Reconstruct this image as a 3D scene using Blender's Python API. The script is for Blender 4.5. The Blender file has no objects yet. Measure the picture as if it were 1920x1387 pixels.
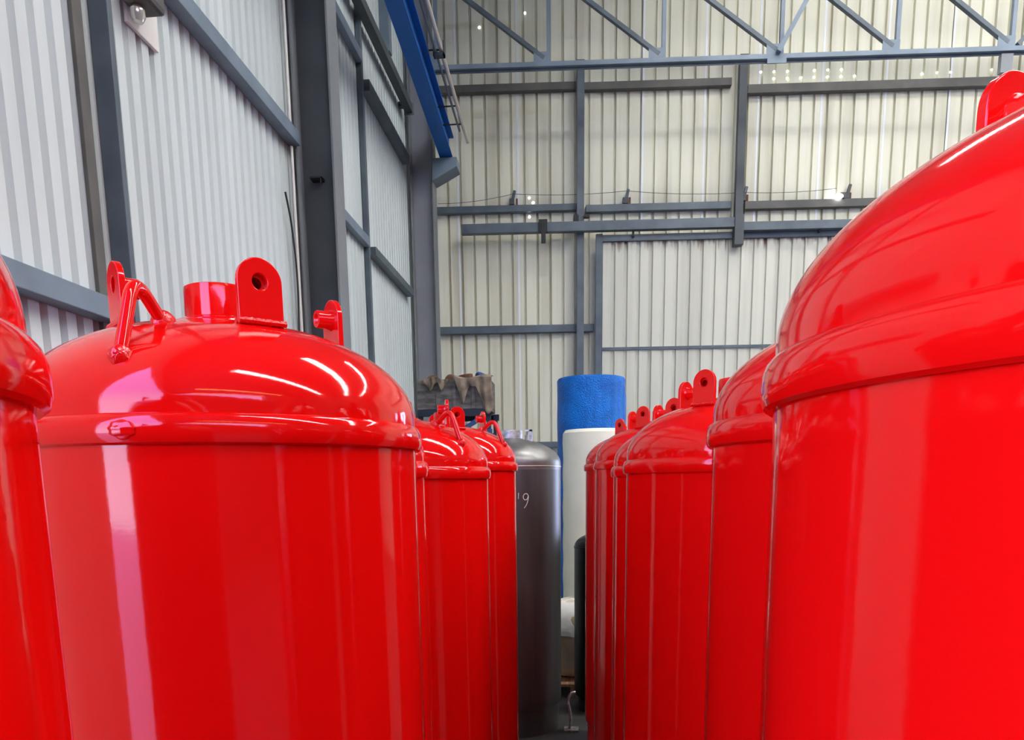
import bpy, bmesh, math, random
from mathutils import Vector, Matrix
random.seed(7)
SC = bpy.context.scene
COL = SC.collection
PI = math.pi

# ------------------------------------------------------------------ camera
EYE = 2.2
cd = bpy.data.cameras.new('camera'); cam = bpy.data.objects.new('camera', cd); COL.objects.link(cam)
cd.sensor_width = 36; cd.lens = 1404 * 36 / 1920; cd.shift_y = 0.2335; cd.clip_start = 0.02
rgt = Vector((0.99577, 0.09092, -0.01298)); upv = Vector((-0.00232, 0.16613, 0.9861)); bck = Vector((0.09181, -0.9819, 0.16564))
cam.matrix_world = Matrix(((rgt.x, upv.x, bck.x, 0), (rgt.y, upv.y, bck.y, 0), (rgt.z, upv.z, bck.z, EYE), (0, 0, 0, 1)))
SC.camera = cam
SC.view_settings.view_transform = 'Standard'; SC.view_settings.look = 'None'
SC.view_settings.gamma = 1; SC.view_settings.exposure = 0.82; SC.view_settings.use_curve_mapping = False

# ------------------------------------------------------------------ world: overcast daylight outside the open door
W = bpy.data.worlds.new('world'); SC.world = W; W.use_nodes = True
wn = W.node_tree; bg = wn.nodes['Background']
tc = wn.nodes.new('ShaderNodeTexCoord'); sp = wn.nodes.new('ShaderNodeSeparateXYZ'); cr = wn.nodes.new('ShaderNodeValToRGB')
wn.links.new(tc.outputs['Generated'], sp.inputs[0]); wn.links.new(sp.outputs['Z'], cr.inputs[0]); wn.links.new(cr.outputs[0], bg.inputs[0])
cr.color_ramp.elements[0].position = 0.0; cr.color_ramp.elements[0].color = (0.60, 0.73, 1.0, 1)
cr.color_ramp.elements[1].position = 0.45; cr.color_ramp.elements[1].color = (0.32, 0.36, 1.0, 1)
bg.inputs[1].default_value = 6.8

SKY_STRENGTH = 19.0     # glow of the translucent roof sheets

# ------------------------------------------------------------------ materials
def mat(name, col, rough=0.5, metal=0.0, emit=None, es=0, spec=None, coat=0):
    m = bpy.data.materials.new(name); m.use_nodes = True
    b = m.node_tree.nodes['Principled BSDF']
    b.inputs['Base Color'].default_value = (*col, 1); b.inputs['Roughness'].default_value = rough; b.inputs['Metallic'].default_value = metal
    if emit: b.inputs['Emission Color'].default_value = (*emit, 1); b.inputs['Emission Strength'].default_value = es
    if spec is not None: b.inputs['Specular IOR Level'].default_value = spec
    if coat: b.inputs['Coat Weight'].default_value = coat; b.inputs['Coat Roughness'].default_value = 0.05
    return m
def noise_col(m, c1, c2, scale=(1, 1, 1), ns=3.0, lo=0.35, hi=0.65, detail=4, coord='Object'):
    nt = m.node_tree; b = nt.nodes['Principled BSDF']
    t = nt.nodes.new('ShaderNodeTexCoord'); mp = nt.nodes.new('ShaderNodeMapping'); n = nt.nodes.new('ShaderNodeTexNoise'); r = nt.nodes.new('ShaderNodeValToRGB')
    mp.inputs['Scale'].default_value = scale; n.inputs['Scale'].default_value = ns; n.inputs['Detail'].default_value = detail
    nt.links.new(t.outputs[coord], mp.inputs[0]); nt.links.new(mp.outputs[0], n.inputs[0]); nt.links.new(n.outputs[0], r.inputs[0])
    r.color_ramp.elements[0].position = lo; r.color_ramp.elements[1].position = hi
    r.color_ramp.elements[0].color = (*c1, 1); r.color_ramp.elements[1].color = (*c2, 1)
    nt.links.new(r.outputs[0], b.inputs['Base Color'])
    return r
def bump(m, ns, strength, dist=0.001, scale=(1, 1, 1), tex='noise', prev=None):
    nt = m.node_tree; b = nt.nodes['Principled BSDF']
    t = nt.nodes.new('ShaderNodeTexCoord'); mp = nt.nodes.new('ShaderNodeMapping'); mp.inputs['Scale'].default_value = scale
    if tex == 'noise': n = nt.nodes.new('ShaderNodeTexNoise')
    else: n = nt.nodes.new('ShaderNodeTexVoronoi')
    n.inputs['Scale'].default_value = ns
    bu = nt.nodes.new('ShaderNodeBump'); bu.inputs['Strength'].default_value = strength; bu.inputs['Distance'].default_value = dist
    nt.links.new(t.outputs['Object'], mp.inputs[0]); nt.links.new(mp.outputs[0], n.inputs[0]); nt.links.new(n.outputs[0], bu.inputs['Height'])
    if prev: nt.links.new(prev.outputs[0], bu.inputs['Normal'])
    nt.links.new(bu.outputs[0], b.inputs['Normal'])
    return bu

RED = mat('red_gloss_paint', (0.70, 0.003, 0.0025), 0.07, spec=.42)
b0 = bump(RED, 130, 0.10, 0.0006); bump(RED, 7, 0.25, 0.002, (1, 1, 0.25), prev=b0)
REDW = mat('red_paint_weld', (0.68, 0.0035, 0.003), 0.09); bump(REDW, 120, 0.9, 0.003)
STEEL = mat('steel_blue_grey', (0.085, 0.115, 0.14), 0.45); noise_col(STEEL, (0.07, 0.095, 0.118), (0.11, 0.145, 0.17), ns=2.5)
STEELD = mat('steel_dark_grey', (0.06, 0.072, 0.08), 0.55); noise_col(STEELD, (0.05, 0.062, 0.07), (0.075, 0.088, 0.096), ns=1.5)
STEELL = mat('steel_light_blue', (0.17, 0.23, 0.29), 0.45); noise_col(STEELL, (0.15, 0.2, 0.25), (0.2, 0.26, 0.32), ns=2.5)
GREYL = mat('column_light_grey', (0.3, 0.31, 0.34), 0.6); noise_col(GREYL, (0.27, 0.28, 0.31), (0.33, 0.345, 0.375), ns=1.2)
STEELB = mat('steel_brown_grey', (0.1, 0.1, 0.09), 0.6); noise_col(STEELB, (0.085, 0.085, 0.08), (0.13, 0.125, 0.11), ns=2.5)
GREYP = mat('column_grey', (0.13, 0.145, 0.16), 0.6); noise_col(GREYP, (0.17, 0.185, 0.2), (0.22, 0.235, 0.25), ns=1.2)
BLUE = mat('crane_blue', (0.004, 0.11, 0.42), 0.5, spec=.25)
WHITEW = mat('white_cladding', (0.80, 0.83, 0.85), 0.45); noise_col(WHITEW, (0.585, 0.655, 0.65), (0.685, 0.76, 0.755), (1, 1, 0.12), 1.6)
CREAMW = mat('cream_cladding', (0.68, 0.67, 0.59), 0.5); noise_col(CREAMW, (0.58, 0.565, 0.43), (0.78, 0.775, 0.62), (1.6, 1.6, 0.09), 2.2, 0.3, 0.55)
GATEM = mat('gate_cladding', (0.7, 0.7, 0.66), 0.5); noise_col(GATEM, (0.52, 0.525, 0.44), (0.645, 0.65, 0.55), (1.6, 1.6, 0.09), 2.2, 0.3, 0.55)
def rust_top(m, z_top, length):
    nt = m.node_tree; b = nt.nodes['Principled BSDF']; src = b.inputs['Base Color'].links[0].from_socket
    t = nt.nodes.new('ShaderNodeTexCoord'); sp = nt.nodes.new('ShaderNodeSeparateXYZ'); mr = nt.nodes.new('ShaderNodeMapRange')
    mp = nt.nodes.new('ShaderNodeMapping'); mp.inputs['Scale'].default_value = (9, 9, 0.8); n = nt.nodes.new('ShaderNodeTexNoise'); n.inputs['Scale'].default_value = 1.7
    mu = nt.nodes.new('ShaderNodeMath'); mu.operation = 'MULTIPLY'; rp = nt.nodes.new('ShaderNodeValToRGB'); mx = nt.nodes.new('ShaderNodeMix'); mx.data_type = 'RGBA'
    nt.links.new(t.outputs['Object'], sp.inputs[0]); nt.links.new(sp.outputs['Z'], mr.inputs['Value'])
    mr.inputs['From Min'].default_value = z_top - length; mr.inputs['From Max'].default_value = z_top
    nt.links.new(t.outputs['Object'], mp.inputs[0]); nt.links.new(mp.outputs[0], n.inputs[0])
    nt.links.new(mr.outputs[0], mu.inputs[0]); nt.links.new(n.outputs[0], mu.inputs[1]); nt.links.new(mu.outputs[0], rp.inputs[0])
    rp.color_ramp.elements[0].position = .36; rp.color_ramp.elements[1].position = .62
    nt.links.new(rp.outputs[0], mx.inputs[0]); nt.links.new(src, mx.inputs[6]); mx.inputs[7].default_value = (0.16, 0.08, 0.05, 1); nt.links.new(mx.outputs[2], b.inputs['Base Color'])
rust_top(GATEM, 6.5, .5)
LAP = mat('white_lap', (0.82, 0.85, 0.87), 0.4)
ROOFM = mat('roof_sheet', (0.30, 0.31, 0.31), 0.6)
SKYL = mat('skylight_sheet', (0.8, 0.8, 0.8), 0.5, emit=(1.0, 0.98, 0.95), es=SKY_STRENGTH)
SKYW = mat('yellowed_skylight_sheet', (0.8, 0.6, 0.4), 0.5, emit=(1.0, 0.55, 0.25), es=SKY_STRENGTH * .5)
CONC = mat('concrete_floor', (0.2, 0.19, 0.18), 0.7); noise_col(CONC, (0.035, 0.034, 0.033), (0.07, 0.067, 0.062), ns=1.3)
GROUND = mat('ground_outside', (0.75, 0.55, 0.45), 0.8)
FRONTW = mat('dim_cladding', (0.08, 0.08, 0.08), 0.7)
RAW = mat('raw_steel', (0.1, 0.095, 0.09), 0.36, 0.35); noise_col(RAW, (0.06, 0.062, 0.062), (0.13, 0.128, 0.125), (1, 1, 0.12), 5, 0.35, 0.7)
RAWL = mat('raw_steel_head', (0.2, 0.2, 0.2), 0.38, 0.7); noise_col(RAWL, (0.13, 0.125, 0.12), (0.27, 0.27, 0.26), (1, 1, 1), 5, 0.35, 0.7)
RAWN = mat('raw_steel_neck', (0.4, 0.4, 0.41), 0.45, 0.8); noise_col(RAWN, (0.3, 0.3, 0.32), (0.6, 0.6, 0.6), ns=30)
WELD = mat('ground_weld', (0.6, 0.55, 0.48), 0.35, 0.8)
CHALK = mat('chalk', (0.75, 0.75, 0.72), 0.9)
BLACK = mat('black_paint', (0.006, 0.006, 0.007), 0.3, spec=.2)
BLUEW = mat('blue_bubble_wrap', (0.01, 0.13, 0.55), 0.35, spec=.3); noise_col(BLUEW, (0.002, 0.12, 0.50), (0.004, 0.2, 0.72), (1, 1, 1), 3); bump(BLUEW, 55, 1.0, 0.012, tex='voronoi')
CREAMR = mat('cream_foam_roll', (0.72, 0.69, 0.56), 0.7); noise_col(CREAMR, (0.88, 0.86, 0.66), (0.95, 0.92, 0.74), ns=2.5); bump(CREAMR, 12, 0.4, 0.01)
SACK = mat('sack_cloth', (0.6, 0.5, 0.33), 0.85); noise_col(SACK, (0.45, 0.34, 0.19), (0.72, 0.68, 0.58), ns=2.2); bump(SACK, 9, 0.7, 0.02)
SACKW = mat('sack_white', (0.8, 0.79, 0.74), 0.8); bump(SACKW, 9, 0.7, 0.02)
WOOD = mat('pallet_wood', (0.45, 0.23, 0.12), 0.75); noise_col(WOOD, (0.3, 0.15, 0.08), (0.55, 0.3, 0.17), (8, 1, 8), 4)
CRATE = mat('grey_crate', (0.13, 0.125, 0.115), 0.7); noise_col(CRATE, (0.07, 0.068, 0.062), (0.2, 0.19, 0.18), (2, 2, 6), 3)
BURLAP = mat('burlap', (0.22, 0.17, 0.125), 0.9); noise_col(BURLAP, (0.13, 0.10, 0.075), (0.3, 0.24, 0.18), ns=7)
RUST = mat('rusty_iron', (0.13, 0.055, 0.03), 0.8); noise_col(RUST, (0.06, 0.03, 0.02), (0.22, 0.09, 0.045), ns=9)
RACKB = mat('rack_dark_blue', (0.008, 0.014, 0.035), 0.5)
RACKL = mat('rack_blue', (0.015, 0.07, 0.22), 0.5)
WHITEP = mat('white_plastic', (0.82, 0.80, 0.76), 0.4)
ALU = mat('bright_tube', (0.75, 0.68, 0.62), 0.3, 0.5)
CHROME = mat('lamp_glass', (0.7, 0.68, 0.62), 0.15, 0.6)
DARK = mat('dark_rubber', (0.015, 0.015, 0.015), 0.6)
GAP = mat('daylight_gap', (1, 1, 1), 0.5, emit=(0.95, 0.98, 1.0), es=6.0)
LAMPM = mat('lamp_lit', (1, 1, 1), 0.5, emit=(1.0, 1.0, 1.0), es=14.0)

# ------------------------------------------------------------------ mesh helpers
def box(bm, a, b, M=None):
    vs = [bm.verts.new(Vector((x, y, z)) if M is None else M @ Vector((x, y, z))) for x in (a[0], b[0]) for y in (a[1], b[1]) for z in (a[2], b[2])]
    for f in ((0, 1, 3, 2), (4, 6, 7, 5), (0, 4, 5, 1), (2, 3, 7, 6), (0, 2, 6, 4), (1, 5, 7, 3)):
        bm.faces.new([vs[i] for i in f])
def bar(bm, p, q, w, h, up=Vector((0, 0, 1))):
    p = Vector(p); q = Vector(q); d = (q - p); L = d.length; d.normalize()
    s = d.cross(up); s.normalize(); u = s.cross(d)
    M = Matrix(((d.x, s.x, u.x, p.x), (d.y, s.y, u.y, p.y), (d.z, s.z, u.z, p.z), (0, 0, 0, 1)))
    box(bm, (0, -w / 2, -h / 2), (L, w / 2, h / 2), M)
def tube(bm, pts, rad, n=16, caps=True):
    pts = [Vector(p) for p in pts]; rings = []; prev = None
    for i, p in enumerate(pts):
        d = (pts[min(i + 1, len(pts) - 1)] - pts[max(i - 1, 0)]).normalized()
        if prev is None:
            a = Vector((0, 0, 1)) if abs(d.z) < 0.9 else Vector((1, 0, 0)); s = d.cross(a).normalized()
        else:
            s = (prev - d * prev.dot(d)).normalized()
        prev = s; t = d.cross(s); rr = rad[i] if isinstance(rad, (list, tuple)) else rad
        rings.append([bm.verts.new(p + (s * math.cos(2 * PI * k / n) + t * math.sin(2 * PI * k / n)) * rr) for k in range(n)])
    for a, b in zip(rings, rings[1:]):
        for k in range(n): bm.faces.new((a[k], a[(k + 1) % n], b[(k + 1) % n], b[k]))
    if caps: bm.faces.new(rings[0][::-1]); bm.faces.new(rings[-1])
def lathe(bm, prof, n=96, c=(0, 0)):
    rings = []
    for R, z in prof:
        if R < 1e-6: rings.append([bm.verts.new((c[0], c[1], z))])
        else: rings.append([bm.verts.new((c[0] + R * math.cos(2 * PI * k / n), c[1] + R * math.sin(2 * PI * k / n), z)) for k in range(n)])
    for a, b in zip(rings, rings[1:]):
        for k in range(n):
            k2 = (k + 1) % n
            if len(a) == 1 and len(b) == 1: continue
            if len(a) == 1: bm.faces.new((a[0], b[k2], b[k]))
            elif len(b) == 1: bm.faces.new((a[k], a[k2], b[0]))
            else: bm.faces.new((a[k], a[k2], b[k2], b[k]))
def smooth_path(pts, n=6):
    pts = [Vector(p) for p in pts]; out = []
    for i in range(len(pts) - 1):
        p0 = pts[max(i - 1, 0)]; p1 = pts[i]; p2 = pts[i + 1]; p3 = pts[min(i + 2, len(pts) - 1)]
        for k in range(n):
            t = k / n
            out.append(0.5 * ((2 * p1) + (p2 - p0) * t + (2 * p0 - 5 * p1 + 4 * p2 - p3) * t * t + (3 * p1 - p0 - 3 * p2 + p3) * t ** 3))
    out.append(pts[-1]); return out
def mesh(name, bm, m, smooth=False, recalc=True):
    if recalc: bmesh.ops.recalc_face_normals(bm, faces=bm.faces)
    if smooth:
        for f in bm.faces: f.smooth = True
        for e in bm.edges:
            if len(e.link_faces) == 2 and e.calc_face_angle(0) > math.radians(35): e.smooth = False
    me = bpy.data.meshes.new(name); bm.to_mesh(me); bm.free(); me.materials.append(m); return me
def link(name, me, parent=None, loc=(0, 0, 0), rotz=0, bev=0):
    o = bpy.data.objects.new(name, me); COL.objects.link(o); o.location = loc; o.rotation_euler = (0, 0, rotz)
    if parent: o.parent = parent
    if bev:
        b = o.modifiers.new('bevel', 'BEVEL'); b.width = bev; b.segments = 2; b.limit_method = 'ANGLE'
    return o
def tag(o, label=None, cat=None, group=None, kind=None):
    if label: o['label'] = label
    if cat: o['category'] = cat
    if group: o['group'] = group
    if kind: o['kind'] = kind
    return o
def obj(name, bm, m, parent=None, smooth=False, bev=0, base=True):
    """links a bmesh given in world space; the origin goes to the bottom centre of its box"""
    if parent is None and base and len(bm.verts):
        xs = [v.co.x for v in bm.verts]; ys = [v.co.y for v in bm.verts]; zs = [v.co.z for v in bm.verts]
        c = Vector(((min(xs) + max(xs)) / 2, (min(ys) + max(ys)) / 2, min(zs)))
        bmesh.ops.translate(bm, verts=bm.verts, vec=-c)
        return link(name, mesh(name, bm, m, smooth), None, c, 0, bev)
    if parent is not None:
        bmesh.ops.translate(bm, verts=bm.verts, vec=-parent.location)
    return link(name, mesh(name, bm, m, smooth), parent, bev=bev)
def empty(name, loc, label, cat, group=None):
    o = bpy.data.objects.new(name, None); COL.objects.link(o); o.location = loc; o.empty_display_size = 0.1
    return tag(o, label, cat, group)
def NB(): return bmesh.new()

# ------------------------------------------------------------------ shell of the hall
XL = -2.9; A = math.radians(3.2); cA, sA = math.cos(A), math.sin(A)
P0 = Vector((XL, 14.5, 0))
def BW(s, off, z):      # point on the gable wall: s along it, off in front of it
    return Vector((P0.x + s * cA + off * sA, P0.y + s * sA - off * cA, z))
BM = Matrix(((cA, -sA, 0, P0.x), (sA, cA, 0, P0.y), (0, 0, 1, 0), (0, 0, 0, 1)))   # local x = s, local -y = off
def bwbox(bm, s0, s1, o0, o1, z0, z1): box(bm, (s0, -o1, z0), (s1, -o0, z1), BM)
def roof_z(x): return 10.95 + 0.13 * (x - XL)

def corr(bm, f, t0, t1, pitch, crest, flank, depth, z0, ztop, phase=0):
    """corrugated sheet: f(t, d, z) -> point, d=0 crest (room side), d=depth trough"""
    pts = []; k = math.floor((t0 - phase) / pitch)
    t = phase + k * pitch
    while t < t1:
        for dt, d in ((0, 0), (crest, 0), (crest + flank, depth), (pitch - flank, depth)):
            pts.append((t + dt, d))
        t += pitch
    pts.append((t, 0))
    def dep(q):
        for (a, d), (b, e) in zip(pts, pts[1:]):
            if a <= q <= b: return d + (e - d) * (q - a) / max(b - a, 1e-9)
        return 0
    pts = [(t0, dep(t0))] + [p for p in pts if t0 + 1e-4 < p[0] < t1 - 1e-4] + [(t1, dep(t1))]
    lo = [bm.verts.new(f(a, d, z0)) for a, d in pts]; hi = [bm.verts.new(f(a, d, ztop(a))) for a, d in pts]
    for i in range(len(pts) - 1):
        if (lo[i].co - lo[i + 1].co).length > 1e-5: bm.faces.new((lo[i], lo[i + 1], hi[i + 1], hi[i]))

YD0, YD1, ZD = -14.0, -0.9, 8.2      # the open side door, beside and behind the camera
bm = NB()
fl = lambda t, d, z: Vector((XL - d, t, z))
for a, b, z0 in ((-22, YD0, 0), (YD0, YD1, ZD), (YD1, 14.45, 0)):
    corr(bm, fl, a, b, 0.15, 0.085, 0.014, 0.036, z0, lambda t: roof_z(XL))
tag(obj('wall_left', bm, WHITEW), kind='structure')
bm = NB()
fb = lambda t, d, z: BW(t, -d, z)
OP0, OP1, OPZ = 8.3, 13.4, 4.6        # doorway in the gable, beside the pushed-back gate
for a, b, z0 in ((-.05, OP0, 0), (OP0, OP1, OPZ), (OP1, 25.4, 0)):
    corr(bm, fb, a, b, 0.232, 0.185, 0.006, 0.065, z0, lambda t: roof_z(XL + t * cA), 0.03)
wb = tag(obj('wall_back', bm, CREAMW), kind='structure')
bm = NB(); bm_f = 22.5
box(bm, (bm_f, -22, 0), (bm_f + .1, 16, roof_z(bm_f))); tag(obj('wall_right', bm, FRONTW), kind='structure')
bm = NB(); box(bm, (XL, -22.1, 0), (bm_f, -22, roof_z(XL))); tag(obj('wall_front', bm, FRONTW), kind='structure')
bm = NB(); box(bm, (XL - .2, -22.2, -.1), (bm_f + .1, 16.5, 0)); tag(obj('floor', bm, CONC), kind='structure')
bm = NB(); box(bm, (-40, -35, -.12), (XL - .2, 50, -.02)); box(bm, (XL - .2, 16.5, -.12), (50, 50, -.02)); tag(obj('ground', bm, GROUND), kind='structure')
# roof with strips of translucent sheet running up the slope
strips = [(-21.0, -20.2), (-14.2, -13.3), (-2.1, -1.2), (5.7, 6.6), (11.1, 11.5)]
bm = NB()
def slab(bm, x0, x1, y0, y1, th=.05, dz=0):
    vs = [bm.verts.new((x, y, roof_z(x) + dz + h)) for x in (x0, x1) for y in (y0, y1) for h in (0, th)]
    for f in ((0, 1, 3, 2), (4, 6, 7, 5), (0, 4, 5, 1), (2, 3, 7, 6), (0, 2, 6, 4), (1, 5, 7, 3)): bm.faces.new([vs[i] for i in f])
ys = -22.2; XS0, XS1 = 1.5, 22.0
for a, b in strips: slab(bm, XS0, XS1, ys, a); ys = b
slab(bm, XS0, XS1, ys, 16.5); slab(bm, XL - .2, XS0, -22.2, 16.5); slab(bm, XS1, bm_f + .1, -22.2, 16.5)
ceil = tag(obj('ceiling', bm, ROOFM), kind='structure')
for i, (a, b) in enumerate(strips):
    bm = NB(); slab(bm, XS0, XS1, a, b, 0.01, 0.01); tag(obj('window_%d' % (i + 1), bm, SKYL if i > 1 else SKYW), kind='structure')

# ------------------------------------------------------------------ steel of the left wall
def girt(name, y0, y1, z0, z1, label, m=STEELL, x0=XL + .0, x1=XL + .12, group='girts of the white side wall'):
    bm = NB(); box(bm, (x0 + .004, y0, z0), (x1, y1, z1)); return tag(obj(name, bm, m, bev=.006), label, 'steel beam', group)
girt('wall_girt', 1.2, 4.62, 3.19, 3.32, 'light blue steel girt low on the near white wall, lower left edge', x1=XL + .12)
girt('wall_girt', 1.2, 7.86, 5.52, 5.65, 'long steel girt sloping down to the big grey column, upper left', STEELL)
girt('wall_girt', 8.2, 10.43, 5.33, 5.45, 'steel girt between the big grey column and the thin post, lower one', x1=XL + .09)
girt('wall_girt', 8.2, 10.43, 7.55, 7.68, 'steel girt between the big grey column and the thin post, upper one', x1=XL + .09)
girt('wall_girt', 10.62, 12.95, 5.28, 5.39, 'steel girt from the thin post to the far column, lowest', STEEL)
girt('wall_girt', 10.62, 12.95, 7.31, 7.45, 'steel girt from the thin post to the far column, middle one', STEEL)
bm = NB(); box(bm, (XL + .07, 8.2, 8.08), (XL + .19, 12.98, 8.21)); box(bm, (XL + .004, 8.3, 8.11), (XL + .08, 8.4, 8.18)); box(bm, (XL + .004, 12.8, 8.11), (XL + .08, 12.9, 8.18))
o = tag(obj('duct_beam', bm, STEELD, bev=.006), 'dark square beam running along the white wall under the blue crane beam', 'steel beam')
bm = NB(); box(bm, (XL + .05, 12.98, 8.06), (XL + .21, 13.0, 8.23)); obj('end_plate', bm, GREYP, o)
# middle posts
def hpost(name, y, x0, x1, wy, tf, zt, m, label, mw=None):
    """H section: flanges in planes of constant x, web across"""
    t = empty(name, ((x0 + x1) / 2, y + wy / 2, 0), label, 'steel column')
    for a, b in ((x0, x0 + tf), (x1 - tf, x1)):
        bm = NB(); box(bm, (a, y, 0), (b, y + wy, zt)); obj('flange', bm, m, t, bev=.003)
    bm = NB(); box(bm, (x0 + tf, y + wy / 2 - tf / 2, 0), (x1 - tf, y + wy / 2 + tf / 2, zt)); obj('web', bm, mw or m, t)
    return t
ztl = roof_z(XL) - .02
bm = NB(); box(bm, (XL + .004, 4.68, 0), (XL + .125, 4.73, ztl)); tag(obj('wall_post', bm, STEEL, bev=.004), 'slim dark post on the near white wall behind the nearest handled tank', 'steel post')
bm = NB(); box(bm, (XL + .001, 4.49, 0), (XL + .03, 4.58, ztl)); tag(obj('wall_post', bm, STEELB, bev=.004), 'thin grey strip standing in for the shadow-like line left of the slim dark post on the near white wall', 'steel post')  # no real post: flat strip stands in for a shadow-like dark line
bm = NB(); box(bm, (XL + .004, 10.44, 0), (XL + .07, 10.52, ztl)); tag(obj('wall_post', bm, STEEL, bev=.004), 'thin steel post midway between the two grey columns on the white wall', 'steel post')
bm = NB(); box(bm, (XL + .004, 11.75, 8.36), (XL + .14, 11.9, ztl)); tag(obj('wall_post', bm, STEELL, bev=.004), 'short light blue post high on the wall behind the blue crane beam', 'steel post')
c1 = hpost('steel_column', 7.87, XL + .06, -2.45, .30, .022, ztl, GREYP, 'big dark grey steel column between the two white wall bays', STEELD)
bm = NB(); box(bm, (-2.72, 7.9, 5.24), (-2.60, 7.93, 5.255)); box(bm, (-2.612, 7.9, 5.19), (-2.60, 7.93, 5.255)); box(bm, (-2.72, 7.93, 5.235), (-2.6, 8.02, 5.26)); obj('hook', bm, DARK, c1)
bm = NB(); box(bm, (-2.45 + .001, 7.87, 7.3), (-2.05, 8.17, 7.48)); obj('corbel', bm, STEELL, c1)
c2 = hpost('steel_column', 13.2, XL + .06, -2.45, .30, .022, ztl, GREYP, 'far grey steel column in the hall corner carrying the blue beam', GREYL)
bm = NB()
pr_ = [(-2.449, 7.47), (-2.04, 7.47), (-2.04, 7.33), (-2.449, 7.13)]
va = [bm.verts.new((x, 13.15, z)) for x, z in pr_]; vb = [bm.verts.new((x, 13.5, z)) for x, z in pr_]
bm.faces.new(va); bm.faces.new(vb[::-1])
for k in range(4): bm.faces.new((va[k], va[(k + 1) % 4], vb[(k + 1) % 4], vb[k]))
obj('corbel', bm, STEELL, c2, bev=.004)
# crane runway beam, I section
cb = empty('crane_beam', (-2.18, 10, 7.49), 'bright blue crane runway beam resting on the far grey column', 'steel beam')
def skew(bm, x0, x1, z0, z1):
    ya, yb = 3.0, 13.42
    sh = lambda y: 0.035 * (13.3 - y)
    vs = [bm.verts.new((x + sh(y), y, z)) for x in (x0, x1) for y in (ya, yb) for z in (z0, z1)]
    for f in ((0, 1, 3, 2), (4, 6, 7, 5), (0, 4, 5, 1), (2, 3, 7, 6), (0, 2, 6, 4), (1, 5, 7, 3)): bm.faces.new([vs[i] for i in f])
bm = NB(); skew(bm, -2.33, -2.12, 7.485, 7.505); obj('bottom_flange', bm, BLUE, cb)
bm = NB(); skew(bm, -2.235, -2.20, 7.505, 7.86); obj('web', bm, BLUE, cb)
bm = NB(); skew(bm, -2.33, -2.12, 7.86, 7.885); obj('top_flange', bm, BLUE, cb)
# conductor rail tube beside the crane beam
t = empty('conductor_rail', (-1.85, 9.5, 7.7), 'pale round tube hanging beside the blue crane beam', 'pipe')
bm = NB(); tube(bm, [(-1.86, 4.0, 8.36), (-1.86, 13.2, 7.70)], .028); obj('tube', bm, ALU, t, smooth=True)
bm = NB(); tube(bm, [(-1.93, 4.0, 8.33), (-1.93, 12.8, 7.70)], .016); obj('cable', bm, GREYP, t, smooth=True)
for y, z in ((10.9, 7.865), (12.7, 7.735), (12.2, 7.77)):
    bm = NB(); tube(bm, [(-2.2, y, z + .02), (-1.85, y, z + .02)], .011, 8); obj('hanger_rod', bm, DARK, t)
bm = NB(); box(bm, (-1.97, 10.85, 7.80), (-1.82, 10.95, 7.83)); box(bm, (-1.97, 10.85, 7.80), (-1.955, 10.95, 7.93)); box(bm, (-1.835, 10.85, 7.80), (-1.82, 10.95, 7.97)); obj('clamp', bm, STEELD, t)
# conduit beside big column
bm = NB(); tube(bm, [(XL + .05, 7.80, 0), (XL + .05, 7.80, 5.5)], .014, 10); tube(bm, [(XL + .05, 7.80, 5.66), (XL + .05, 7.80, ztl)], .014, 10)
tag(obj('conduit', bm, WHITEP, smooth=True), 'thin white conduit running up beside the big dark column', 'pipe')
bm = NB(); tube(bm, smooth_path([(XL + .05, 7.56, 5.0), (XL + .06, 7.66, 4.7), (XL + .07, 7.70, 4.2), (XL + .06, 7.68, 3.6), (XL + .05, 7.7, 2.8), (XL + .05, 7.7, 0.02)]), .010, 8)
tag(obj('cable', bm, DARK, smooth=True), 'loose thin dark cable hanging down the white wall beside the big column', 'cable')
# floodlight at the top edge
t = empty('floodlight', (XL, 5.05, 5.2), 'beige floodlight bolted high on the near white wall, cut by the top edge', 'lamp')
bm = NB(); box(bm, (XL + .004, 5.06, 5.12), (XL + .03, 5.42, 5.50)); obj('back_plate', bm, WHITEP, t, bev=.004)
bm = NB()
for a, b in (((XL + .03, 4.98, 5.2), (XL + .22, 5.2, 5.45)),): box(bm, a, b)
obj('housing', bm, STEELB, t, bev=.03)
bm = NB(); lathe(bm, [(0, -.05), (.03, -.04), (.045, -.01), (.045, .03), (.03, .05), (0, .05)], 24); bmesh.ops.translate(bm, verts=bm.verts, vec=(XL + .1, 5.06, 5.15)); obj('lens', bm, CHROME, t, smooth=True)

# ------------------------------------------------------------------ steel of the back wall
def bgirt(s0, s1, z0, z1, label, m=STEEL, o0=.004, o1=.12, rise=0, name='wall_girt'):
    bm = NB(); bwbox(bm, s0, s1, o0, o1, z0, z1)
    if rise:
        for v in bm.verts:
            s = (v.co - P0).dot(Vector((cA, sA, 0))); v.co.z += rise * (s - s0) / (s1 - s0)
    return tag(obj(name, bm, m, bev=.005), label, 'steel beam', 'girts of the cream back wall')
bgirt(.1, 2.78, 9.02, 9.14, 'dark girt high on the cream wall, left of the thin centre post', STEELB)
bgirt(2.93, 5.5, 9.0, 9.12, 'dark girt high on the cream wall, between the two thin posts', STEELB)
bgirt(5.78, 14.0, 8.86, 9.0, 'brownish girt high on the cream wall, right of the right-hand post', STEELB)
bgirt(.1, 2.82, 7.04, 7.15, 'grey girt at mid height of the cream wall, left of the thin centre post')
bgirt(2.97, 5.56, 7.0, 7.12, 'grey girt at mid height of the cream wall, between the two thin posts')
bgirt(5.8, 14.0, 6.98, 7.11, 'grey girt at mid height of the cream wall, right of the right-hand post', STEELB)
bgirt(.1, 3.12, 4.95, 5.08, 'grey girt on the cream wall left of the sliding gate, below its track')
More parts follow.
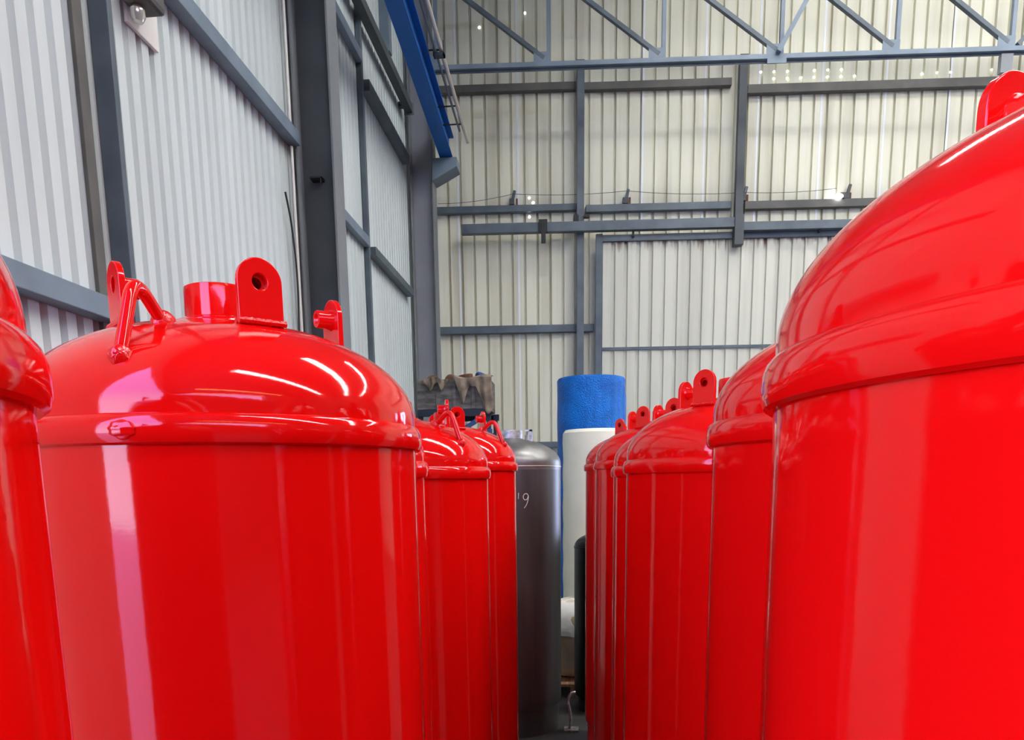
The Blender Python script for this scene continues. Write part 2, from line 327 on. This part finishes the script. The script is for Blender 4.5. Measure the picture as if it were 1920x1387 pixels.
bgirt(.1, 3.12, 2.86, 2.97, 'lowest grey girt on the cream wall, showing beside the blue roll')
t = None
bm = NB(); bwbox(bm, 2.80, 2.93, .125, .25, 0, 9.42); tag(obj('wall_post', bm, STEEL, bev=.004), 'thin centre post on the cream back wall passing behind the track', 'steel post')
bm = NB(); bwbox(bm, 5.60, 5.74, .125, .25, 6.45, 9.42); tag(obj('wall_post', bm, STEELD, bev=.004), 'dark right-hand post on the cream wall ending at the gate track', 'steel post')
# white laps between sheets
for i, s in enumerate((.66, 1.75, 3.98, 5.07, 6.0, 7.1, 8.2, 9.3)):
    bm = NB(); bwbox(bm, s - .018, s + .018, .001, .006, 4.62 if OP0 < s < OP1 else 0, 10.9); obj('sheet_lap', bm, LAP, wb)
# daylight showing through fastener holes
def holes(pts, r0):
    bm = NB()
    for s, z in pts:
        c = BW(s, .008, z); u = Vector((cA, sA, 0))
        vs = [bm.verts.new(c + u * r0 * math.cos(k * PI / 4) + Vector((0, 0, r0 * math.sin(k * PI / 4)))) for k in range(8)]
        bm.faces.new(vs)
    return bm
hp = [(6.02 + .232 * i, 9.13) for i in range(1, 8)] + [(6.02 + .232 * i, 9.24) for i in (0, 1, 2, 4, 5, 6)] + [(8.8, 9.13), (9.05, 9.14), (9.28, 9.14), (9.98, 9.16), (1.95, 7.30), (2.02, 7.22), (1.95, 6.98), (1.05, 6.85), (1.1, 10.1), (1.9, 10.3)]
o = obj('daylight_hole', holes(hp, .018), GAP, wb); o['kind'] = 'stuff'

# track of the sliding gate
tr = empty('gate_track', BW(3.9, .4, 6.55), 'long grey box track above the sliding gate on the back wall', 'gate track')
bm = NB(); bwbox(bm, .74, 5.62, .27, .40, 6.60, 6.76); obj('rail', bm, STEEL, tr, bev=.005)
bm = NB(); bwbox(bm, 5.68, 14.0, .27, .40, 6.54, 6.68); obj('rail', bm, STEEL, tr, bev=.005)
bm = NB(); bwbox(bm, 5.56, 5.72, .26, .43, 6.30, 6.80); obj('joint_plate', bm, STEELD, tr, bev=.004)
bm = NB(); bwbox(bm, 2.16, 2.24, .41, .44, 6.40, 6.74); bwbox(bm, 2.12, 2.27, .40, .43, 6.58, 6.80); obj('strap', bm, DARK, tr, bev=.004)
bm = NB(); bwbox(bm, 2.74, 2.83, .1, .3, 6.76, 6.90); bwbox(bm, 2.92, 3.02, .2, .3, 6.86, 6.9); obj('bracket', bm, DARK, tr)
for s in (3.78, 7.05): bm = NB(); bwbox(bm, s, s + .035, .28, .34, 6.5, 6.62); obj('hanger', bm, DARK, tr)
# gate itself
g = bpy.data.objects.new('door_1', None); COL.objects.link(g); g.location = BW(6, .2, 0); tag(g, kind='structure')
bm = NB(); corr(bm, lambda t_, d, z: BW(t_, .22 - d, z), 3.24, 8.25, 0.225, 0.150, 0.010, 0.045, .05, lambda t_: 6.5, 3.27); obj('gate_sheet', bm, GATEM, g)
bm = NB(); bwbox(bm, 3.14, 3.26, .2, .27, .02, 6.58); obj('gate_frame', bm, STEEL, g, bev=.004)
bm = NB(); bwbox(bm, 3.26, 8.3, .2, .27, 6.45, 6.56); obj('gate_frame', bm, STEEL, g, bev=.004)
bm = NB(); bwbox(bm, 3.26, 8.3, .225, .25, 4.585, 4.635); obj('gate_rail', bm, STEEL, g)
bm = NB(); bwbox(bm, 3.26, 8.3, .225, .25, 2.6, 2.65); obj('gate_rail', bm, STEEL, g)
# brackets standing on the middle girt and the wire strung between them
for i, (s, z, m, lab) in enumerate(((1.66, 7.16, STEEL, 'small upright bracket on the middle girt, left of the centre post'), (3.70, 7.13, STEEL, 'small leaning bracket on the middle girt, between the two posts'),
                          (5.80, 7.12, STEEL, 'small rusty bracket on the middle girt touching the right-hand post'), (7.62, 7.11, STEELB, 'rusty bracket on the middle girt, farthest right beside the big dome'))):
    t = empty('wall_bracket', BW(s, .08, z), lab, 'bracket', 'brackets on the back wall girt')
    bm = NB(); bar(bm, BW(s - .03, .08, z), BW(s + .03, .08, z + .24), .05, .05, Vector((0, 1, 0))); obj('arm', bm, m, t, bev=.004)
    bm = NB(); bwbox(bm, s - .07, s + .02, .04, .12, z, z + .10); obj('foot', bm, STEELD, t, bev=.006)
    bm = NB(); bwbox(bm, s + .05, s + .08, .002, .02, z, z + .13); obj('rusty_tab', bm, RUST, t)
wp = []
sw = [(.3, 7.2), (1.66, 7.33), (3.70, 7.33), (5.80, 7.25), (7.62, 7.3)]
for (s0, z0), (s1, z1) in zip(sw, sw[1:]):
    for k in range(8): u = k / 8; wp.append(BW(s0 + (s1 - s0) * u, .13, z0 + (z1 - z0) * u - .08 * 4 * u * (1 - u) * .5))
bm = NB(); tube(bm, wp, .004, 6); tag(obj('wire', bm, STEELD), 'thin slack wire strung between the brackets on the back wall', 'wire')
t = empty('wall_lamp', BW(7.44, .14, 7.12), 'small lit round lamp on the middle girt beside the farthest right bracket', 'lamp')
bm = NB(); bmesh.ops.create_uvsphere(bm, u_segments=16, v_segments=10, radius=.055); bmesh.ops.scale(bm, vec=(1.3, .8, .8), verts=bm.verts)
me = mesh('bulb', bm, LAMPM, True); o = link('bulb', me, t, (0, 0, .02))
bm = NB(); bwbox(bm, 7.46, 7.54, .1, .16, 7.11, 7.2); obj('lamp_holder', bm, STEELB, t)

# roof truss in front of the gable
TO = 1.2
t = empty('roof_truss', BW(5, TO, 8.8), 'blue-grey lattice roof truss crossing in front of the cream wall', 'roof truss')
bm = NB(); bwbox(bm, .3, 14, TO, TO + .12, 8.80, 8.87); obj('bottom_chord', bm, STEELL, t, bev=.004)
bm = NB(); bwbox(bm, .3, 14, TO + .04, TO + .055, 8.765, 8.805); obj('chord_leg', bm, STEEL, t)
bm = NB(); bwbox(bm, .3, 14, TO, TO + .12, 10.15, 10.25); obj('top_chord', bm, STEEL, t, bev=.004)
ps = [.48, 2.29, 4.13, 5.99, 7.80, 9.58, 11.4, 13.2]
for i, s in enumerate(ps):
    bm = NB(); bwbox(bm, s - .03, s + .03, TO + .02, TO + .09, 8.87, 10.15); obj('post', bm, STEELL, t)
    bm = NB(); bwbox(bm, s - .24, s + .03, TO + .095, TO + .105, 8.86, 9.02); obj('gusset_plate', bm, STEELL, t)
    if i:
        bm = NB(); bar(bm, BW(s - .07, TO + .07, 8.93), BW(ps[i - 1] + .05, TO + .07, 10.15), .06, .075, Vector((sA, -cA, 0))); obj('diagonal', bm, STEEL, t)
bm = NB(); bar(bm, BW(5.92, TO + .16, 8.87), BW(6.62, TO + .16, 10.12), .07, .09, Vector((sA, -cA, 0))); obj('diagonal', bm, STEELL, t)
bm = NB(); bar(bm, BW(9.66, TO + .07, 8.9), BW(10.9, TO + .07, 10.15), .06, .075, Vector((sA, -cA, 0))); obj('diagonal', bm, STEEL, t)
bm = NB(); bwbox(bm, 5.76, 6.06, TO + .12, TO + .14, 8.72, 8.80); obj('splice_plate', bm, STEELL, t)
bm = NB(); bwbox(bm, 9.42, 9.60, TO + .01, TO + .10, 8.50, 8.77); obj('hanger_plate', bm, GREYP, t)

# ------------------------------------------------------------------ pressure tanks
r = 0.45
def dome_z(rho): return (.16 + .487 * math.sqrt(max(0, 1 - (rho / .985) ** 2))) * r
CACHE = {}
def cached(k, fn):
    if k not in CACHE: CACHE[k] = fn()
    return CACHE[k]
def head_mesh(m):
    bm = NB(); p = [(.93, .0), (.985, .04), (.985, .10), (.985, .16)]
    N = 28
    for k in range(1, N + 1): a = PI / 2 * k / N; p.append((.985 * math.cos(a), .16 + .487 * math.sin(a)))
    p[-1] = (0, .647)
    lathe(bm, [(R * r, z * r) for R, z in p], 128); return mesh('head', bm, m, True)
def collar_mesh(m, plain=False):
    bm = NB()
    p = [(.975, -.004), (.998, -.006), (1.010, .002), (1.017, .02), (1.019, .05), (1.017, .08), (1.009, .105), (.998, .118), (.984, .122)]
    if plain: p = [(.98, .09), (.992, .096), (.994, .104), (.992, .112), (.98, .118)]
    lathe(bm, [(R * r, z * r) for R, z in p], 128); return mesh('collar_ring', bm, m, True)
def neck_mesh(m):
    bm = NB(); R = .172 * r
    lathe(bm, [(R + .001, .60 * r), (R, .80 * r), (R - .001, .822 * r), (R - .004, .826 * r), (R - .012, .826 * r), (R - .014, .82 * r), (R - .014, .62 * r)], 64); return mesh('neck', bm, m, True)
def pad_mesh(m):
    bm = NB()
    lathe(bm, [(.27 * r, dome_z(.27) - .004), (.262 * r, dome_z(.26) + .004), (.22 * r, dome_z(.22) + .010), (.18 * r, .665 * r), (.155 * r, .685 * r), (.14 * r, .70 * r)], 64); return mesh('neck_pad', bm, m, True)
LW, LH, LT = .095, .128, .014
def lug_mesh(m):
    bm = NB(); hz = LH - LW / 2; n = 48
    inner, outer = [], []
    for k in range(n):
        a = 2 * PI * k / n; c, s = math.cos(a), math.sin(a)
        inner.append((c * .0165, hz + s * .0165))
        if s >= 0: outer.append((c * LW / 2, hz + s * LW / 2))
        else:
            tt = min((LW / 2) / abs(c) if abs(c) > 1e-6 else 9, (hz + .03) / abs(s)); outer.append((c * tt, hz + s * tt))
    L = []
    for x in (LT / 2, -LT / 2): L.append(([bm.verts.new((x, y, z)) for y, z in inner], [bm.verts.new((x, y, z)) for y, z in outer]))
    for k in range(n):
        j = (k + 1) % n
        for i_, o_ in L: bm.faces.new((i_[k], i_[j], o_[j], o_[k]))
        bm.faces.new((L[0][0][k], L[0][0][j], L[1][0][j], L[1][0][k])); bm.faces.new((L[0][1][k], L[0][1][j], L[1][1][j], L[1][1][k]))
    return mesh('lifting_lug', bm, m, True)
def boss_mesh(m):   # short threaded bush welded behind the hole, on the side facing the neck
    bm = NB(); prof = [(0, -.042), (.010, -.042), (.0125, -.045), (.020, -.045), (.021, -.043), (.021, -.018), (.0245, -.010), (.0255, -.0072), (0.012, -.0072)]
    rings = [];n = 32
    for R, x in prof:
        rings.append([bm.verts.new((x, R * math.cos(2 * PI * k / n), R * math.sin(2 * PI * k / n))) for k in range(n)] if R > 0 else [bm.verts.new((x + .018, 0, 0))])
    for a, b in zip(rings, rings[1:]):
        for k in range(n):
            j = (k + 1) % n
            if len(a) == 1: bm.faces.new((a[0], b[j], b[k]))
            else: bm.faces.new((a[k], a[j], b[j], b[k]))
    return mesh('boss', bm, m, True)
def bead_mesh(m, L=LW):
    bm = NB(); pts = []
    for sx in (1, -1):
        pts = [(sx * (LT / 2 + .002), -L / 2 - .003 + (L + .006) * k / 24, .0) for k in range(25)]
        tube(bm, pts, [.0070 + .0009 * math.sin(k * 2.1) for k in range(25)], 8)
    return mesh('weld_bead', bm, m, True)
def handle_mesh(m):
    r0, r1 = .405, .250
    z0, z1 = dome_z(r0 / r) , dome_z(r1 / r)
    pk = .16 * r + .233 * 1.0
    a, p_, b = Vector((r0 + .004, 0, z0 - .012)), Vector((.340, 0, pk + .012)), Vector((r1 - .006, 0, z1 - .010))
    u, w = (a - p_).normalized(), (b - p_).normalized(); P = [a, a + (p_ + u * .05 - a) * .5, p_ + u * .05]
    for k in range(1, 8): q = k / 8; P.append((p_ + u * .05) * (1 - q) ** 2 + p_ * 2 * q * (1 - q) + (p_ + w * .05) * q * q)
    P += [p_ + w * .05, (p_ + w * .05 + b) / 2, b]
    bm = NB(); tube(bm, P, .0125, 20); return mesh('handle', bm, m, True)
def foot_mesh(m, q):
    r0, r1 = .405, .250; bm = NB()
    for q in (q,):
        z = dome_z(q / r); R0 = .021 if q == r0 else .023
        c = Vector((q, 0, z)); sl = -(q / r) / (.985 ** 2) * .487 / max(.2, math.sqrt(1 - (q / r / .985) ** 2))
        nrm = Vector((-sl, 0, 1)).normalized(); tx = Vector((1, 0, sl)).normalized(); ty = Vector((0, 1, 0)); rings = []
        for R, h in ((R0 * 1.1, -.006), (R0, .004), (R0 * .8, .011), (R0 * .55, .017), (R0 * .3, .020), (R0 * .02, .021)):
            rings.append([bm.verts.new(c + nrm * h + (tx * math.cos(2 * PI * k / 24) + ty * math.sin(2 * PI * k / 24)) * R * (1 + .06 * math.sin(5 * k))) for k in range(24)])
        for a, b in zip(rings, rings[1:]):
            for k in range(24): bm.faces.new((a[k], a[(k + 1) % 24], b[(k + 1) % 24], b[k]))
    return mesh('handle_weld', bm, m, True)
def leg_mesh(m, h):
    bm = NB(); box(bm, (-.035, -.035, 0), (.035, -.025, h)); box(bm, (-.035, -.035, 0), (-.025, .035, h)); box(bm, (-.06, -.06, 0), (.06, .06, .012)); return mesh('leg', bm, m)
def tank(X, Z, h, rot, label, paint=RED, head=None, weldm=REDW, handle=True, lugs=(-46, 44, 134, -136), rho=.55, group='row of red pressure tanks', rad=1.0, plain=False, kind='pressure_tank'):
    rim = EYE + h * r
    t = empty(kind, (X * r, Z * r, 0), label, 'tank', group); t.rotation_euler = (0, 0, math.radians(rot))
    bm = NB(); zb = .28
    prof = [(0, zb - .16)] + [(.985 * math.cos(a) * r, zb - .16 * math.sin(a)) for a in [PI / 2 * (1 - k / 10) for k in range(1, 11)]]
    n = 24; prof += [(.985 * r, zb + (rim + .02 - zb) * k / n) for k in range(1, n + 1)]
    lathe(bm, prof, 128); link('shell', mesh('shell', bm, paint, True), t)
    kk = 'r' if paint is RED else ('g' if paint is RAW else 'b'); hm = head or paint
    link('head', cached('head' + kk, lambda: head_mesh(hm)), t, (0, 0, rim))
    link('collar_ring', cached('col' + kk + str(plain), lambda: collar_mesh(WELD if plain else paint, plain)), t, (0, 0, rim))
    bm = NB(); lathe(bm, [(.40, 0), (.425, 0), (.425, .29), (.415, .29), (.40, .02), (.40, 0)], 64); link('skirt', cached('skirt' + kk, lambda: mesh('skirt', bm, paint, True)), t)
    for k in range(0): a = math.radians(30 + 120 * k); link('leg', cached('leg' + kk, lambda: leg_mesh(paint, .34)), t, (.36 * math.cos(a), .36 * math.sin(a), 0), a)
    if kind == 'small_tank': return t, rim
    nk = link('neck', cached('neck' + kk, lambda: neck_mesh(RAWN if paint is RAW else paint)), t, (0, 0, rim))
    if paint is RAW: nk.scale = (1.45, 1.45, .97)
    link('neck_pad', cached('pad' + kk, lambda: pad_mesh(hm)), t, (0, 0, rim))
    for a in lugs:
        rh, fa = rho, 0
        if isinstance(a, tuple): a, rh, fa = a
        ar = math.radians(a); R = rh * r
        l = link('lifting_lug', cached('lug' + kk, lambda: lug_mesh(paint)), t, (R * math.cos(ar), R * math.sin(ar), rim + dome_z(rh) + .004), ar + math.radians(fa), bev=.0018)
        link('boss', cached('boss' + kk, lambda: boss_mesh(paint)), l, (0, -.004, LH - LW / 2 - .002))
        link('weld_bead', cached('bead' + kk, lambda: bead_mesh(weldm)), l, (0, 0, 0))
    if handle:
        hr = math.radians(-91)
        hd = link('handle', cached('hnd' + kk, lambda: handle_mesh(paint)), t, (0, 0, rim), hr)
        for q in (.405, .250): link('handle_weld', cached('hw%s%s' % (kk, q), lambda: foot_mesh(weldm, q)), hd)
    return t, rim
GL = 'red tanks in the left row'; GR = 'red tanks in the right row'
tank(-1.86, .84, .153, 40, 'nearest red tank on the left, cut off by the left edge', group=GL)
L1, rim1 = tank(-1.872, 3.945, .181, 0, 'large glossy red tank front left with bent handle and lug facing camera', group=GL, lugs=(-46, (37, .60, 4), (120, .55, 0), (-130, .5, -4)))
tank(-2.25, 6.0, .06, 30, 'red tank mostly hidden behind the front left handled tank, magenta edge', group=GL)
tank(-2.0, 8.2, .055, 61, 'red tank in left row whose handle shows before the grey crate', group=GL)
tank(-1.918, 10.81, .173, 72, 'last red tank of the left row, directly beside the bare steel tank', group=GL)
G, rimg = tank(-1.385, 14.8, .205, 0, 'bare dark steel tank with a chalk 9, at the end of left row', RAW, RAWL, WELD, handle=False, lugs=(), group=None, plain=True)
tank(1.469, 1.894, .182, -44, 'nearest red tank on the right, huge dome filling the right edge', group=GR, lugs=((174, .52, -15), (-50, .55, 0), (74, .485, 0)), handle=False)
tank(1.666, 4.0, .174, 150, 'second red tank from the right edge, behind the huge one', group=GR)
tank(1.403, 7.13, .073, 5, 'red tank in right row, big single lug facing camera and dark neck', group=GR)
tank(1.37, 9.2, .06, 8, 'red tank in right row peeking over dome with two small lugs, hugging tank ahead', group=GR)
tank(1.196, 11.31, .18, 8, 'red tank in right row with its lug against the blue roll', group=GR)
tank(1.06, 13.4, .19, -3, 'farthest red tank of the right row, its lug over the cream roll', group=GR)
# weld blob on the collar of the front left tank
bm = NB(); bmesh.ops.create_icosphere(bm, subdivisions=4, radius=1)
for v in bm.verts: v.co *= 1 + .10 * math.sin(5 * v.co.x + 2) * math.cos(4 * v.co.y) + .05 * math.sin(11 * v.co.z)
bmesh.ops.scale(bm, vec=(.006, .026, .017), verts=bm.verts)
az = math.radians(-88); link('weld_patch', mesh('weld_patch', bm, RED, True), L1, (1.016 * r * math.cos(az), 1.016 * r * math.sin(az), rim1 + .024), az)
# fitting on the bare tank, chalk 9
bm = NB(); box(bm, (-.012, -.02, 0), (.012, .02, .10)); box(bm, (-.05, -.02, .085), (.012, .02, .10)); link('vent_bracket', mesh('vent_bracket', bm, RAWN), G, (.19, -.08, rimg + dome_z(.42) - .01))
bm = NB(); tube(bm, [(0, 0, 0), (0, 0, .06)], .012); link('vent_pipe', mesh('vent_pipe', bm, RAWN, True), G, (.14, .06, rimg + dome_z(.36) - .01))
def chalk(pts, a0, z0, name):
    bm = NB(); P = []
    for u, v in smooth_path([(x, y, 0) for x, y in pts], 5) and [(p.x, p.y) for p in smooth_path([(x, y, 0) for x, y in pts], 5)]:
        a = a0 + u / r; P.append((.987 * r * math.cos(a), .987 * r * math.sin(a), z0 + v))
    tube(bm, P, .0035, 6); link(name, mesh(name, bm, CHALK), G)
a9 = math.radians(-69)
z9 = EYE - (936 - 904) / 1404 * 14.4 * r
chalk([(.030, .045), (.015, .062), (-.008, .055), (-.015, .030), (-.002, .012), (.018, .018), (.030, .045), (.026, .01), (.012, -.03), (-.008, -.055)], a9, z9, 'chalk_mark')
chalk([(-.055, .05), (-.058, .0)], a9, z9 + .02, 'chalk_mark')

# small black tank
bt = empty('small_tank', (.235, 7.2, 0), 'low black cylinder in the gap between the two tank rows', 'tank')
bm = NB(); zt = 1.60
lathe(bm, [(0, .1), (.25, .1), (.3, .16)] + [(.3, .16 + (zt - .16) * k / 10) for k in range(1, 11)], 64); obj_ = link('shell', mesh('shell', bm, BLACK, True), bt)
bm = NB(); lathe(bm, [(.3, zt)] + [(.3 * math.cos(PI / 2 * k / 12), zt + .14 * math.sin(PI / 2 * k / 12)) for k in range(1, 12)] + [(0, zt + .14)], 64); link('head', mesh('head', bm, BLACK, True), bt)
bm = NB(); lathe(bm, [(.29, zt - .02), (.305, zt - .015), (.305, zt), (.29, zt + .005)], 64); link('collar_ring', mesh('collar_ring', bm, BLACK, True), bt)
bm = NB(); lathe(bm, [(.24, 0), (.26, 0), (.26, .13), (.24, .13), (.24, 0)], 48); link('base_ring', mesh('base_ring', bm, BLACK, True), bt)

# ------------------------------------------------------------------ things at the back
# blue bubble wrap roll
t = empty('bubble_wrap_roll', (.14, 11.5, 0), 'tall bright blue bubble wrap roll standing before the cream wall', 'roll')
bm = NB(); R = .50; H = 3.70
lathe(bm, [(.06, .01), (R - .02, .01), (R, .03)] + [(R + .003 * math.sin(k * 1.3), .03 + (H - .06) * k / 30) for k in range(1, 31)] + [(R - .015, H), (.06, H), (.06, .02)], 96); link('rolled_sheet', mesh('rolled_sheet', bm, BLUEW, True), t)
bm = NB(); n = 40; ring = []
for k in range(n):
    a = math.radians(-100 + 95 * k / (n - 1)); rr = R + .012 + .004 * math.sin(k)
    zt_ = H - .42 + .40 * max(0, math.sin((k / n) * 3.0 - .2)) * .85
    ring.append([bm.verts.new((rr * math.cos(a), rr * math.sin(a), z)) for z in (.05, zt_ * .5, zt_)] + [bm.verts.new(((rr - .012) * math.cos(a), (rr - .012) * math.sin(a), zt_ + .005))])
for a, b in zip(ring, ring[1:]):
    for k in range(3): bm.faces.new((a[k], b[k], b[k + 1], a[k + 1]))
link('loose_flap', mesh('loose_flap', bm, BLUEW, True), t)
# cream foam roll
t = empty('foam_roll', (.20, 9.95, 0), 'cream foam roll standing in front of the blue roll', 'roll')
bm = NB(); R = .44; H = 2.86
lathe(bm, [(.05, .01), (R - .02, .01), (R, .03)] + [(R + .004 * math.sin(k * 1.7), .03 + (H - .07) * k / 24) for k in range(1, 25)] + [(R - .03, H), (.05, H), (.05, .02)], 96); link('rolled_sheet', mesh('rolled_sheet', bm, CREAMR, True), t)
# pallet and sack
t = empty('wooden_pallet', (-.05, 7.95, 0), 'orange-brown wooden pallet under the sack in the gap', 'pallet')
for k in range(5): bm = NB(); box(bm, (-.5, -.4 + k * .18, .11), (.5, -.28 + k * .18, .135)); link('deck_board', mesh('deck_board', bm, WOOD), t)
for k in range(3): bm = NB(); box(bm, (-.5 + k * .44, -.4, 0), (-.38 + k * .44, .44, .11)); link('bearer', mesh('bearer', bm, WOOD), t)
t = empty('bulk_sack', (-.05, 7.98, .135), 'beige and white bulk sack standing on the wooden pallet', 'sack')
bm = NB(); bmesh.ops.create_uvsphere(bm, u_segments=48, v_segments=32, radius=1)
for v in bm.verts:
    x, y, z = v.co; s = 1 + .05 * math.sin(6 * x + 3 * z) + .04 * math.sin(9 * y - 4 * z)
    k = max(abs(x), abs(y)); v.co = Vector((math.copysign(abs(x) ** .75, x) * .40 * s, math.copysign(abs(y) ** .75, y) * .36 * s, (math.copysign(abs(z) ** .7, z) * .42 + .42)))
link('sack_body', mesh('sack_body', bm, SACK, True), t)
bm = NB(); n = 64; rings = []
for j in range(15):
    ring = []
    for k in range(n):
        a = 2 * PI * k / n; cx_, cy_ = math.cos(a), math.sin(a)
        lo = .52 + .14 * math.sin(2 * a + .6) + .04 * math.sin(7 * a)          # ragged lower hem
        zz = lo + (.865 - lo) * j / 14; w = min(1, max(0, (zz - .42) / .42)); q = math.sqrt(max(0.0, 1 - w ** 2.857))
        q = q ** .9 if j < 14 else 0.02
        ring.append(bm.verts.new((math.copysign(abs(cx_ * q) ** .75, cx_) * .415, math.copysign(abs(cy_ * q) ** .75, cy_) * .375, zz)))
    rings.append(ring)
for a, b in zip(rings, rings[1:]):
    for k in range(n): bm.faces.new((a[k], a[(k + 1) % n], b[(k + 1) % n], b[k]))
link('sack_cover', mesh('sack_cover', bm, SACKW, True), t)
# bent rod near the floor
bm = NB(); tube(bm, smooth_path([(-.10, 6.5, .014), (-.09, 6.5, .10), (-.10, 6.5, .19), (-.115, 6.51, .27), (-.09, 6.53, .33), (-.05, 6.55, .34)]), .012, 12); box(bm, (-.15, 6.44, 0), (-.02, 6.56, .014))
tag(obj('bent_rod', bm, RAWN, smooth=True), 'bent grey rod standing on a small plate in the gap between tanks', 'rod')

# storage rack, crate, caps, burlap
t = empty('storage_rack', (-1.75, 10.9, 0), 'dark blue steel rack behind the left tank row carrying a crate', 'rack')
for x in (-2.22, -1.27):
    for y in (10.52, 11.35): bm = NB(); box(bm, (x - .03, y - .03, 0), (x + .03, y + .03, 3.2)); obj('upright', bm, RACKB, t)
for y in (10.48, 11.38): bm = NB(); box(bm, (-2.25, y - .02, 3.12), (-1.22, y + .02, 3.21)); obj('beam', bm, RACKB, t)
for y in (10.48, 11.38): bm = NB(); box(bm, (-2.25, y - .02, 2.88), (-1.22, y + .02, 2.94)); obj('beam', bm, RACKL, t)
bm = NB(); bar(bm, (-1.62, 10.47, 2.94), (-1.32, 10.47, 3.12), .03, .06); obj('brace', bm, RACKL, t)
bm = NB(); box(bm, (-2.2, 10.5, 3.19), (-1.3, 11.36, 3.21)); obj('shelf', bm, RACKB, t)
t = empty('crate', (-1.76, 10.9, 3.215), 'worn grey crate of scrap standing on the dark blue rack', 'crate')
def pl(a, b, nm='side_panel'): bm = NB(); box(bm, a, b); obj(nm, bm, CRATE, t, bev=.004)
pl((-2.23, 10.48, 3.215), (-1.29, 10.51, 3.60)); pl((-2.23, 11.3, 3.215), (-1.29, 11.33, 3.64)); pl((-2.25, 10.48, 3.215), (-2.22, 11.33, 3.64)); pl((-1.30, 10.48, 3.215), (-1.27, 11.33, 3.64)); pl((-2.22, 10.5, 3.215), (-1.3, 11.3, 3.24), 'bottom')
for x in (-1.99, -1.76, -1.5): pl((x, 10.465, 3.22), (x + .05, 10.48, 3.60), 'batten')
caps = [(-2.07, 10.74, 3.59, .10, 'rusty round cap lying leftmost on the crate scrap'), (-1.83, 10.84, 3.61, .105, 'rusty round cap in the middle of the crate, topmost'), (-1.60, 10.76, 3.60, .10, 'dark rusty ring on the right of the crate scrap')]
for i, (x, y, z, R, lab) in enumerate(caps):
    bm = NB(); lathe(bm, [(R, -.12), (R, .02), (R * .92, .06), (R * .75, .09), (R * .4, .11), (0, .115)] if i < 2 else [(R, -.13), (R, .10), (R * .85, .10), (R * .85, -.13)], 32)
    bmesh.ops.rotate(bm, verts=bm.verts, matrix=Matrix.Rotation((-.25, .3, -.15)[i], 3, 'Y')); bmesh.ops.translate(bm, verts=bm.verts, vec=(x, y, z))
    tag(obj('scrap_cap', bm, RUST, smooth=True), lab, 'scrap metal', 'scrap lying in the crate')
bm = NB(); box(bm, (-2.2, 10.53, 3.245), (-1.32, 11.28, 3.42)); tag(obj('scrap_pile', bm, RUST), 'dark rusty scrap filling the crate under the caps', 'scrap metal', kind='stuff')
bm = NB(); tube(bm, smooth_path([(-1.48, 11.0, 3.68), (-1.44, 10.7, 3.69), (-1.39, 10.66, 3.69), (-1.33, 10.9, 3.68)]), .03, 10); tag(obj('strap', bm, RACKL, smooth=True), 'dark blue strap lying over the right end of the crate', 'strap')
def cloth(name, x0, x1, ztop, drop, label, seed, yy=10.44, side=False):
    rnd = random.Random(seed); bm = NB(); n, m_ = 28, 14; g_ = []
    ph = [rnd.uniform(0, 6) for _ in range(4)]
    for i in range(n):
        u = i / (n - 1); row = []
        dz = drop(u)
        for j in range(m_):
            v = j / (m_ - 1); x = x0 + (x1 - x0) * u; f_ = .022 * math.sin(u * 19 + ph[0]) + .013 * math.sin(u * 33 + ph[1] + v)
            if v < .25: y = yy + .02 + (.25 - v) * .35; z = ztop + .02 * math.sin(u * 7 + ph[2])
            else: y = yy - .028 + f_ * (v + .1); z = ztop + .02 * math.sin(u * 7 + ph[2]) - (v - .25) / .75 * dz
            row.append(bm.verts.new((x + .03 * math.sin(v * 4 + ph[3]) * v, y, z)))
        g_.append(row)
    for a, b in zip(g_, g_[1:]):
        for j in range(m_ - 1): bm.faces.new((a[j], b[j], b[j + 1], a[j + 1]))
    o = obj(name, bm, BURLAP, smooth=True); s_ = o.modifiers.new('solid', 'SOLIDIFY'); s_.thickness = .006
    return tag(o, label, 'sacking')
cloth('burlap_cloth', -1.72, -1.20, 3.645, lambda u: (.28 * math.exp(-((u - .18) / .13) ** 2) + .08 + .40 * max(0, min(1, (u - .5) / .2)) + .05 * math.sin(u * 17)), 'brown burlap hanging in ragged points over the right side of the crate', 3)
cloth('burlap_cloth', -2.16, -1.82, 3.63, lambda u: .06 + .14 * math.exp(-((u - .35) / .15) ** 2) + .10 * math.exp(-((u - .8) / .1) ** 2), 'brown burlap scrap draped over the left rim of the crate', 5)
